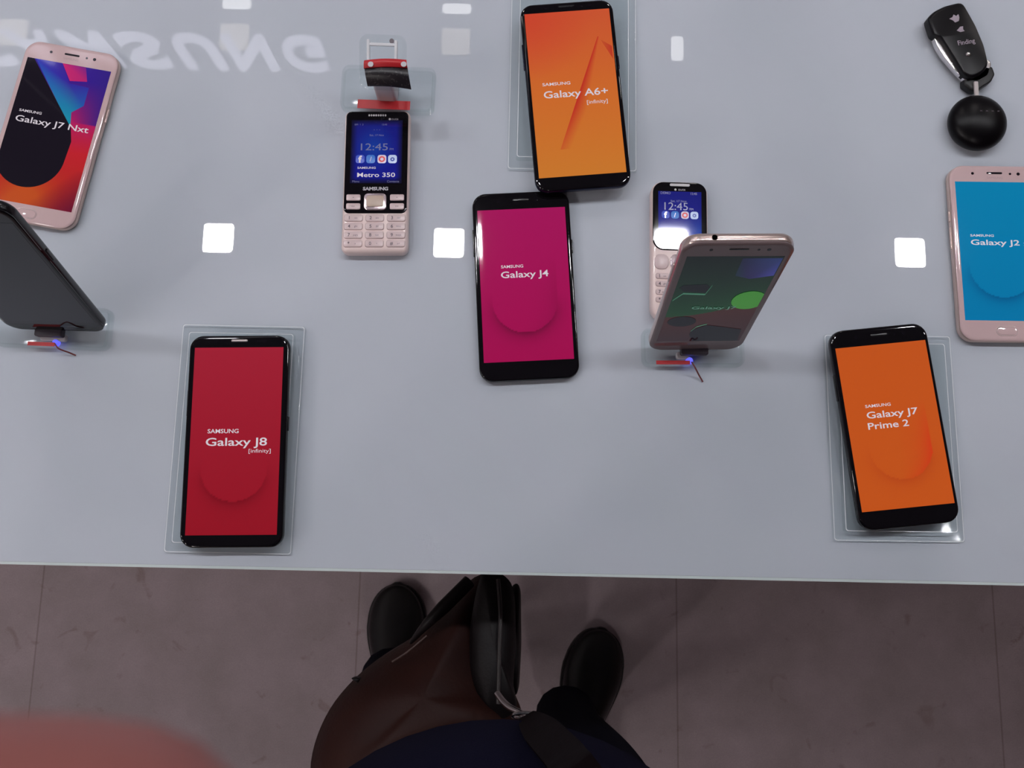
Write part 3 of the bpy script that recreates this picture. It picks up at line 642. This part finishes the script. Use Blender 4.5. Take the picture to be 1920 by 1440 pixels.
o = obj('pendant', bm, mat('satin black plastic', (7, 5, 8), 0.33, spec=0.18), t)
letters('pendant_print', [dict(s='x  x  x  x', h=0.0014, wid=0.016, x=c.x - 0.004, y=c.y + 0.004)], mat('grey pendant print', (90, 80, 90), 0.5), o, 0.0204)

# ---------------------------------------------------------------- photographer
def skin(name, verts, edges, radii, m, parent, lv=2, root=0):
    me = bpy.data.meshes.new(name); me.from_pydata([tuple(v) for v in verts], edges, []); me.materials.append(m)
    o = bpy.data.objects.new(name, me); COL.objects.link(o); o.parent = parent
    o.modifiers.new('skin', 'SKIN'); sk = me.skin_vertices[0].data if me.skin_vertices else None
    if sk is None:
        me.attributes  # older files
    for i, r in enumerate(radii):
        sk[i].radius = r if isinstance(r, tuple) else (r, r); sk[i].use_root = (i == root)
    o.modifiers['skin'].use_smooth_shade = True
    s = o.modifiers.new('sub', 'SUBSURF'); s.levels = lv; s.render_levels = lv
    return o
person = thing('person', 'person in dark navy clothes and dark shoes standing at the counter edge', 'person', (0, -0.3, 0))
def W(v): return Vector(v) - Vector((0, -0.3, 0))
skin_m = mat('skin', (150, 88, 82), 0.55); 
for nm in ('skin',):
    bs = MATS[nm].node_tree.nodes['Principled BSDF']; bs.inputs['Subsurface Weight'].default_value = 0.0
navy = mat('navy cotton', (15, 14, 34), 0.9, spec=0.08, bump=(900, 0.3)); jean = mat('dark navy denim', (11, 12, 26), 0.9, spec=0.08, bump=(1400, 0.4))
V, E, Rr = [], [], []
def ad(p_, r, par=None):
    V.append(W(p_)); Rr.append(r); 
    if par is not None: E.append((par, len(V) - 1))
    return len(V) - 1
pel = ad((0, -0.31, 0.92), (0.11, 0.085)); bel = ad((0, -0.30, 1.05), (0.12, 0.09), pel); ch = ad((0, -0.31, 1.25), (0.13, 0.09), bel)
nk0 = ad((0, -0.32, 1.40), (0.06, 0.055), ch); nk = ad((0, -0.31, 1.46), 0.052, nk0); hd0 = ad((0, -0.31, 1.53), (0.062, 0.07), nk); hd = ad((0, -0.31, 1.61), (0.078, 0.09), hd0); hd2 = ad((0, -0.315, 1.68), (0.06, 0.07), hd)
# hand that reaches in front of the lens
def cp(px, py, d): return CAM + ray(px, py) * d
tip = cp(525, 1685, 0.046); rtf = [tip, cp(-60, 1680, 0.049), cp(-1000, 1790, 0.058)]
palmL = CAM + Vector((-0.125, -0.045, -0.035)); wrL = palmL + Vector((-0.045, -0.045, -0.045))
palmR = CAM + Vector((0.150, -0.045, -0.010)); wrR = palmR + Vector((0.045, -0.045, -0.045))
for sx, palm, wr in ((-1, palmL, wrL), (1, palmR, wrR)):
    sh = ad((sx * 0.17, -0.32, 1.36), 0.055, ch); el = ad((sx * 0.27, -0.27, 1.16), 0.042, sh); w1 = ad(wr, (0.026, 0.02), el)
    pm = ad(palm, (0.036, 0.016), w1)
    for k in range(5):
        if k == 0 and sx < 0:
            pts = [rtf[2], rtf[1], tip]; rd = [0.0088, 0.0084, 0.0080]
        elif k == 4:      # thumb leaves the side of the palm
            b0 = palm + Vector((sx * 0.005, -0.030, 0.006)); pts = [b0, b0 + Vector((-sx * 0.022, -0.004, 0.018)), b0 + Vector((-sx * 0.042, 0.004, 0.022))]; rd = [0.011, 0.010, 0.0085]
        else:
            off = Vector((0, 0.012 - 0.019 * k, -0.004 * k)); ln = (1.0, 1.06, 1.0, 0.82)[k]
            b0 = palm + off + Vector((-sx * 0.022, 0, 0.004)); pts = [b0, b0 + Vector((-sx * 0.030 * ln, 0.002, -0.010)), b0 + Vector((-sx * 0.048 * ln, 0.004, 0.004))]; rd = [0.009, 0.0085, 0.0078]
            if sx < 0: pts = [q_ + Vector((-0.012, -0.012, 0)) for q_ in pts]
        prev = pm
        for q_, r_ in zip(pts, rd): prev = ad(q_, r_, prev)
ANK = {-1: at(738, 1275, 0.09), 1: at(1062, 1347, 0.09)}
for sx in (-1, 1):
    a = ANK[sx]
    hp = ad((sx * 0.09, -0.31, 0.86), 0.085, pel); kn = ad((a.x * 0.62 + sx * 0.04, -0.315, 0.50), 0.055, hp); an = ad((a.x, a.y, 0.11), 0.030, kn); ft = ad((a.x, a.y, 0.055), (0.022, 0.022), an)
body = skin('body', V, E, Rr, skin_m, person)
# face and hair
def ball(name, c_, r3, m, rot=None):
    bm = bmesh.new(); bmesh.ops.create_uvsphere(bm, u_segments=24, v_segments=16, radius=1); 
    for v in bm.verts: v.co = Vector((v.co.x * r3[0], v.co.y * r3[1], v.co.z * r3[2])) + W(c_)
    return obj(name, bm, m, person)
hair = ball('hair', (0, -0.335, 1.655), (0.098, 0.105, 0.105), mat('black hair', (18, 15, 16), 0.6))
for sx in (-1, 1):
    ball('eye', (sx * 0.031, -0.223, 1.62), (0.013, 0.010, 0.009), mat('eye white', (225, 222, 220), 0.2))
    ball('ear', (sx * 0.083, -0.315, 1.605), (0.010, 0.02, 0.032), skin_m)
ball('nose', (0, -0.212, 1.59), (0.013, 0.016, 0.022), skin_m); ball('mouth', (0, -0.222, 1.552), (0.024, 0.010, 0.006), mat('lips', (170, 90, 88), 0.5))
# jeans, shirt
jv, je, jr = [], [], []
def aj(p_, r, par=None):
    jv.append(W(p_)); jr.append(r)
    if par is not None: je.append((par, len(jv) - 1))
    return len(jv) - 1
jp = aj((0, -0.31, 0.95), (0.135, 0.11)); jp2 = aj((0, -0.31, 0.88), (0.13, 0.11), jp)
for sx in (-1, 1):
    a = ANK[sx]
    h1 = aj((sx * 0.095, -0.305, 0.80), 0.094, jp2); k1 = aj((a.x * 0.62 + sx * 0.04, -0.310, 0.50), 0.072, h1)
    c1 = aj((a.x * 0.9, (a.y - 0.31) / 2, 0.28), 0.062, k1); c2 = aj((a.x - 0.002, a.y + 0.005, 0.115), 0.055, c1); aj((a.x - 0.002, a.y + 0.008, 0.075), 0.056, c2)
skin('jeans', jv, je, jr, jean, person)
bm = bmesh.new(); rings = []
for z, rx, ry, cy in ((0.86, 0.165, 0.125, -0.31), (0.92, 0.170, 0.145, -0.300), (1.00, 0.172, 0.162, -0.292), (1.08, 0.172, 0.162, -0.296), (1.18, 0.172, 0.145, -0.31), (1.30, 0.19, 0.125, -0.325), (1.38, 0.16, 0.095, -0.33), (1.43, 0.075, 0.07, -0.32)):
    rings.append([W((rx * math.cos(a) * 1.0, cy + ry * math.sin(a), z)) for a in [k * 2 * PI / 48 for k in range(48)]])
loft(bm, rings); shirt = obj('shirt', bm, navy, person)
for sx, wr in ((-1, wrL), (1, wrR)):
    el = Vector((sx * 0.27, -0.27, 1.16)); w2 = el.lerp(wr, 0.82)
    sl = obj('sleeve', tube(bmesh.new(), smooth_path([W((sx * 0.14, -0.325, 1.36)), W((sx * 0.20, -0.31, 1.30)), W(el), W(el.lerp(wr, 0.4)), W(w2)], 6), [0.075 - 0.0018 * k for k in range(25)], 18), navy, person)
# shoes
def shoe(ax, ay, rz, L=0.285, toe=None):
    bm = bmesh.new(); rings = []; N = 22
    hw = [0.020, 0.034, 0.037, 0.038, 0.037, 0.036, 0.038, 0.043, 0.048, 0.051, 0.051, 0.0465, 0.036, 0.010]
    hh = [0.060, 0.078, 0.084, 0.084, 0.082, 0.078, 0.072, 0.066, 0.059, 0.053, 0.047, 0.040, 0.034, 0.026]
    def up3(a):
        p3 = smooth_path([(q_, 0, 0) for q_ in a], 3); return [q_.x for q_ in p3]
    hw, hh = up3(hw), up3(hh)
    n = len(hw); ss = []
    for i in range(n):
        s_ = i / (n - 1)
        if s_ > 0.75:
            q_ = (s_ - 0.75) / 0.25; hw[i] = 0.0505 * max(0.03, math.cos(q_ * PI / 2)) ** 0.95; s_ = 0.75 + 0.25 * math.sin(q_ * PI / 2)
        ss.append(s_)
    for i in range(n):
        yy = L * ss[i] - L * 0.26; pt = []
        
        for k in range(N):
            a = 2 * PI * k / N; x = hw[i] * (abs(math.cos(a)) ** 0.8) * (1 if math.cos(a) > 0 else -1)
            zz = 0.018 + (hh[i] - 0.018) * (math.sin(a) ** 0.9 if math.sin(a) > 0 else 0)
            if math.sin(a) < 0: zz = 0.018 + 0.006 * math.sin(a)
            pt.append((x, yy, zz))
        rings.append(pt)
    loft(bm, rings)
    c_, s_ = math.cos(rz), math.sin(rz)
    def tr(b2):
        for v in b2.verts:
            x, y = v.co.x, v.co.y; v.co = W((ax + x * c_ - y * s_, ay + x * s_ + y * c_, v.co.z))
        return b2
    o = obj('shoe', tr(bm), mat('dark leather', (13, 10, 12), 0.3, spec=0.4, noise=(30, (10, 8, 10), 0.4, 0.6)), person, angle=60)
    b2 = bmesh.new(); ring = []
    for i in range(n): ring.append((hw[i] + 0.003, L * ss[i] - L * 0.26 + (0.003 if i == n - 1 else 0)))
    ol = [(x, y) for x, y in ring] + [(-x, y) for x, y in reversed(ring)]
    loft(b2, [[(x, y, z) for x, y in ol] for z in (0.0005, 0.017)])
    obj('sole', tr(b2), mat('dark brown sole', (24, 17, 17), 0.6), o)
    b3 = bmesh.new(); tube(b3, smooth_path([(-0.030, 0.070, 0.064), (-0.012, 0.078, 0.0755), (0.012, 0.078, 0.0755), (0.030, 0.070, 0.064)]), 0.0022, 8)
    obj('seam', tr(b3), mat('dark stitching', (14, 12, 14), 0.6), o)
tl, tr_ = at(742, 1098, 0.03), at(1132, 1184, 0.03)
for sx, tp, ang in ((-1, tl, R_(3)), (1, tr_, R_(-14))):
    L = 0.285; shoe(tp.x + math.sin(ang) * L * 0.735, tp.y - math.cos(ang) * L * 0.735, ang)

# ---------------------------------------------------------------- leather bag
bag = thing('shoulder_bag', 'dark brown leather shoulder bag hanging against the table edge', 'bag', (0, 0, 0))
lea = mat('dark brown leather', (46, 22, 17), 0.55, spec=0.15, noise=(14, (36, 17, 15), 0.35, 0.65), bump=(350, 0.25)); dlea = mat('blackish brown leather', (15, 9, 11), 0.5, spec=0.25, bump=(350, 0.25))
def shell(pts, drop, shrink, bulge, nin=7, n=80, it=3, sm_it=14):
    """closed body: outline pts (px, py, z), domed towards the viewer by bulge, hanging down by drop"""
    P2 = [at(x, y, z) for x, y, z in pts]; o_ = [Vector(q_) for q_ in resamp([tuple(p_) for p_ in P2], n)]
    for _ in range(it): o_ = [(o_[i - 1] + o_[i] * 2 + o_[(i + 1) % n]) / 4 for i in range(n)]
    c_ = sum(o_, Vector()) / n; rings = []
    for k in range(5, 0, -1):
        s = k / 5; rings.append([Vector((c_.x, c_.y, 0)) + (Vector((p_.x, p_.y, 0)) - Vector((c_.x, c_.y, 0))) * (1 - shrink * s ** 2) + Vector((0, 0, p_.z - drop * s)) for p_ in o_])
    rings.append(o_)
    for k in range(1, nin):
        s = k / nin; rings.append([p_.lerp(c_, s) + Vector((0, 0, bulge * math.sin(s * PI / 2))) for p_ in o_])
    bm = bmesh.new(); vs = loft(bm, rings, cap=False); bm.faces.new(vs[0])
    ct = bm.verts.new(c_ + Vector((0, 0, bulge)))
    for i in range(n): bm.faces.new((vs[-1][i], vs[-1][(i + 1) % n], ct))
    inner = [v for r_ in vs[-nin:] for v in r_] + [ct]
    for _ in range(sm_it): bmesh.ops.smooth_vert(bm, verts=inner, factor=0.5, use_axis_z=True)
    return bm
obj('bag_body', shell([(915, 1068, .80), (885, 1082, .80), (862, 1108, .80), (800, 1166, .81), (764, 1208, .82), (700, 1242, .83), (655, 1280, .84), (610, 1332, .85), (582, 1390, .86), (566, 1450, .87), (570, 1510, .88), (640, 1485, .89),
                       (760, 1445, .88), (880, 1410, .86), (985, 1385, .85), (984, 1340, .84), (945, 1290, .82), (930, 1180, .81), (930, 1100, .80)], 0.20, 0.35, 0.022), lea, bag, angle=70)
obj('zip_gusset', shell([(905, 1066, .83), (935, 1072, .83), (958, 1090, .83), (966, 1120, .83), (968, 1210, .835), (962, 1290, .84), (972, 1330, .85), (950, 1352, .85), (915, 1350, .85), (893, 1310, .845), (880, 1260, .84), (880, 1180, .835), (892, 1110, .83)], 0.06, 0.25, 0.006, it=1), dlea, bag, angle=70)
obj('front_pocket', shell([(962, 1098, .80), (972, 1094, .80), (977, 1110, .80), (978, 1210, .80), (974, 1290, .81), (968, 1312, .81), (958, 1300, .81), (956, 1200, .80), (956, 1110, .80)], 0.10, 0.2, 0.003, it=1), dlea, bag, angle=70)
obj('zip', tube(bmesh.new(), smooth_path([at(x, y, z) for x, y, z in ((934, 1086, .838), (938, 1150, .846), (936, 1230, .851), (934, 1320, .856))]), 0.0018, 8), mat('dark zip', (38, 30, 30), 0.35), bag)
obj('edge_piping', tube(bmesh.new(), smooth_path([at(x, y, z) for x, y, z in ((735, 1241, .843), (762, 1224, .845), (784, 1206, .846), (800, 1192, .845))]), 0.0009, 8), mat('worn piping', (66, 46, 42), 0.5), bag)
obj('side_tab', shell([(657, 1272, .845), (668, 1270, .845), (676, 1274, .845), (670, 1282, .845)], 0.01, 0.2, 0.001, n=24, it=1), dlea, bag)
obj('handle', tube(bmesh.new(), smooth_path([at(x, y, z) for x, y, z in ((770, 1205, .825), (800, 1170, .842), (846, 1124, .842), (880, 1090, .835))]), [0.0015 + 0.0045 * min(1, k / 10) for k in range(19)], 12), dlea, bag)
hk = [at(x, y, z) for x, y, z in ((932, 1300, .872), (944, 1316, .880), (958, 1328, .888), (974, 1336, .898), (990, 1344, .91))]
o = obj('clasp', tube(bmesh.new(), smooth_path(hk), 0.0027, 12), M['chrome'], bag)
rc = at(985, 1342, 0.91); bm = bmesh.new(); tube(bm, [rc + Vector((0.010 * math.cos(a), 0.004 * math.sin(a), 0.008 * math.sin(a))) for a in [k * PI / 12 for k in range(24)]], 0.0014, 8, closed=True)
obj('strap_ring', bm, M['chrome'], bag)
# strap rising over the front of the shirt to the shoulder
sp = smooth_path([at(988, 1344, .945), at(1000, 1356, 1.05), at(1024, 1380, 1.10), at(1058, 1416, 1.145), at(1092, 1456, 1.185), (0.078, -0.135, 1.25), (0.10, -0.172, 1.33), (0.12, -0.235, 1.40), (0.13, -0.33, 1.455), (0.12, -0.43, 1.38), (0.08, -0.48, 1.2)], 6)
bm = bmesh.new(); rings = []
for i, p_ in enumerate(sp):
    d = (sp[min(i + 1, len(sp) - 1)] - sp[max(i - 1, 0)]).normalized(); ax = Vector((0.86, 0.5, 0)) if i < 24 else Vector((1, 0.1, 0)); ax = (ax - d * ax.dot(d)).normalized(); nn = ax.cross(d).normalized()
    hw_ = 0.006 + 0.0045 * min(1, i / 10)
    rings.append([p_ + ax * hw_ + nn * .0015, p_ - ax * hw_ + nn * .0015, p_ - ax * hw_ - nn * .0015, p_ + ax * hw_ - nn * .0015])
loft(bm, rings); obj('strap', bm, mat('brown strap', (17, 10, 12), 0.7, spec=0.05, bump=(350, 0.2)), bag, angle=30)
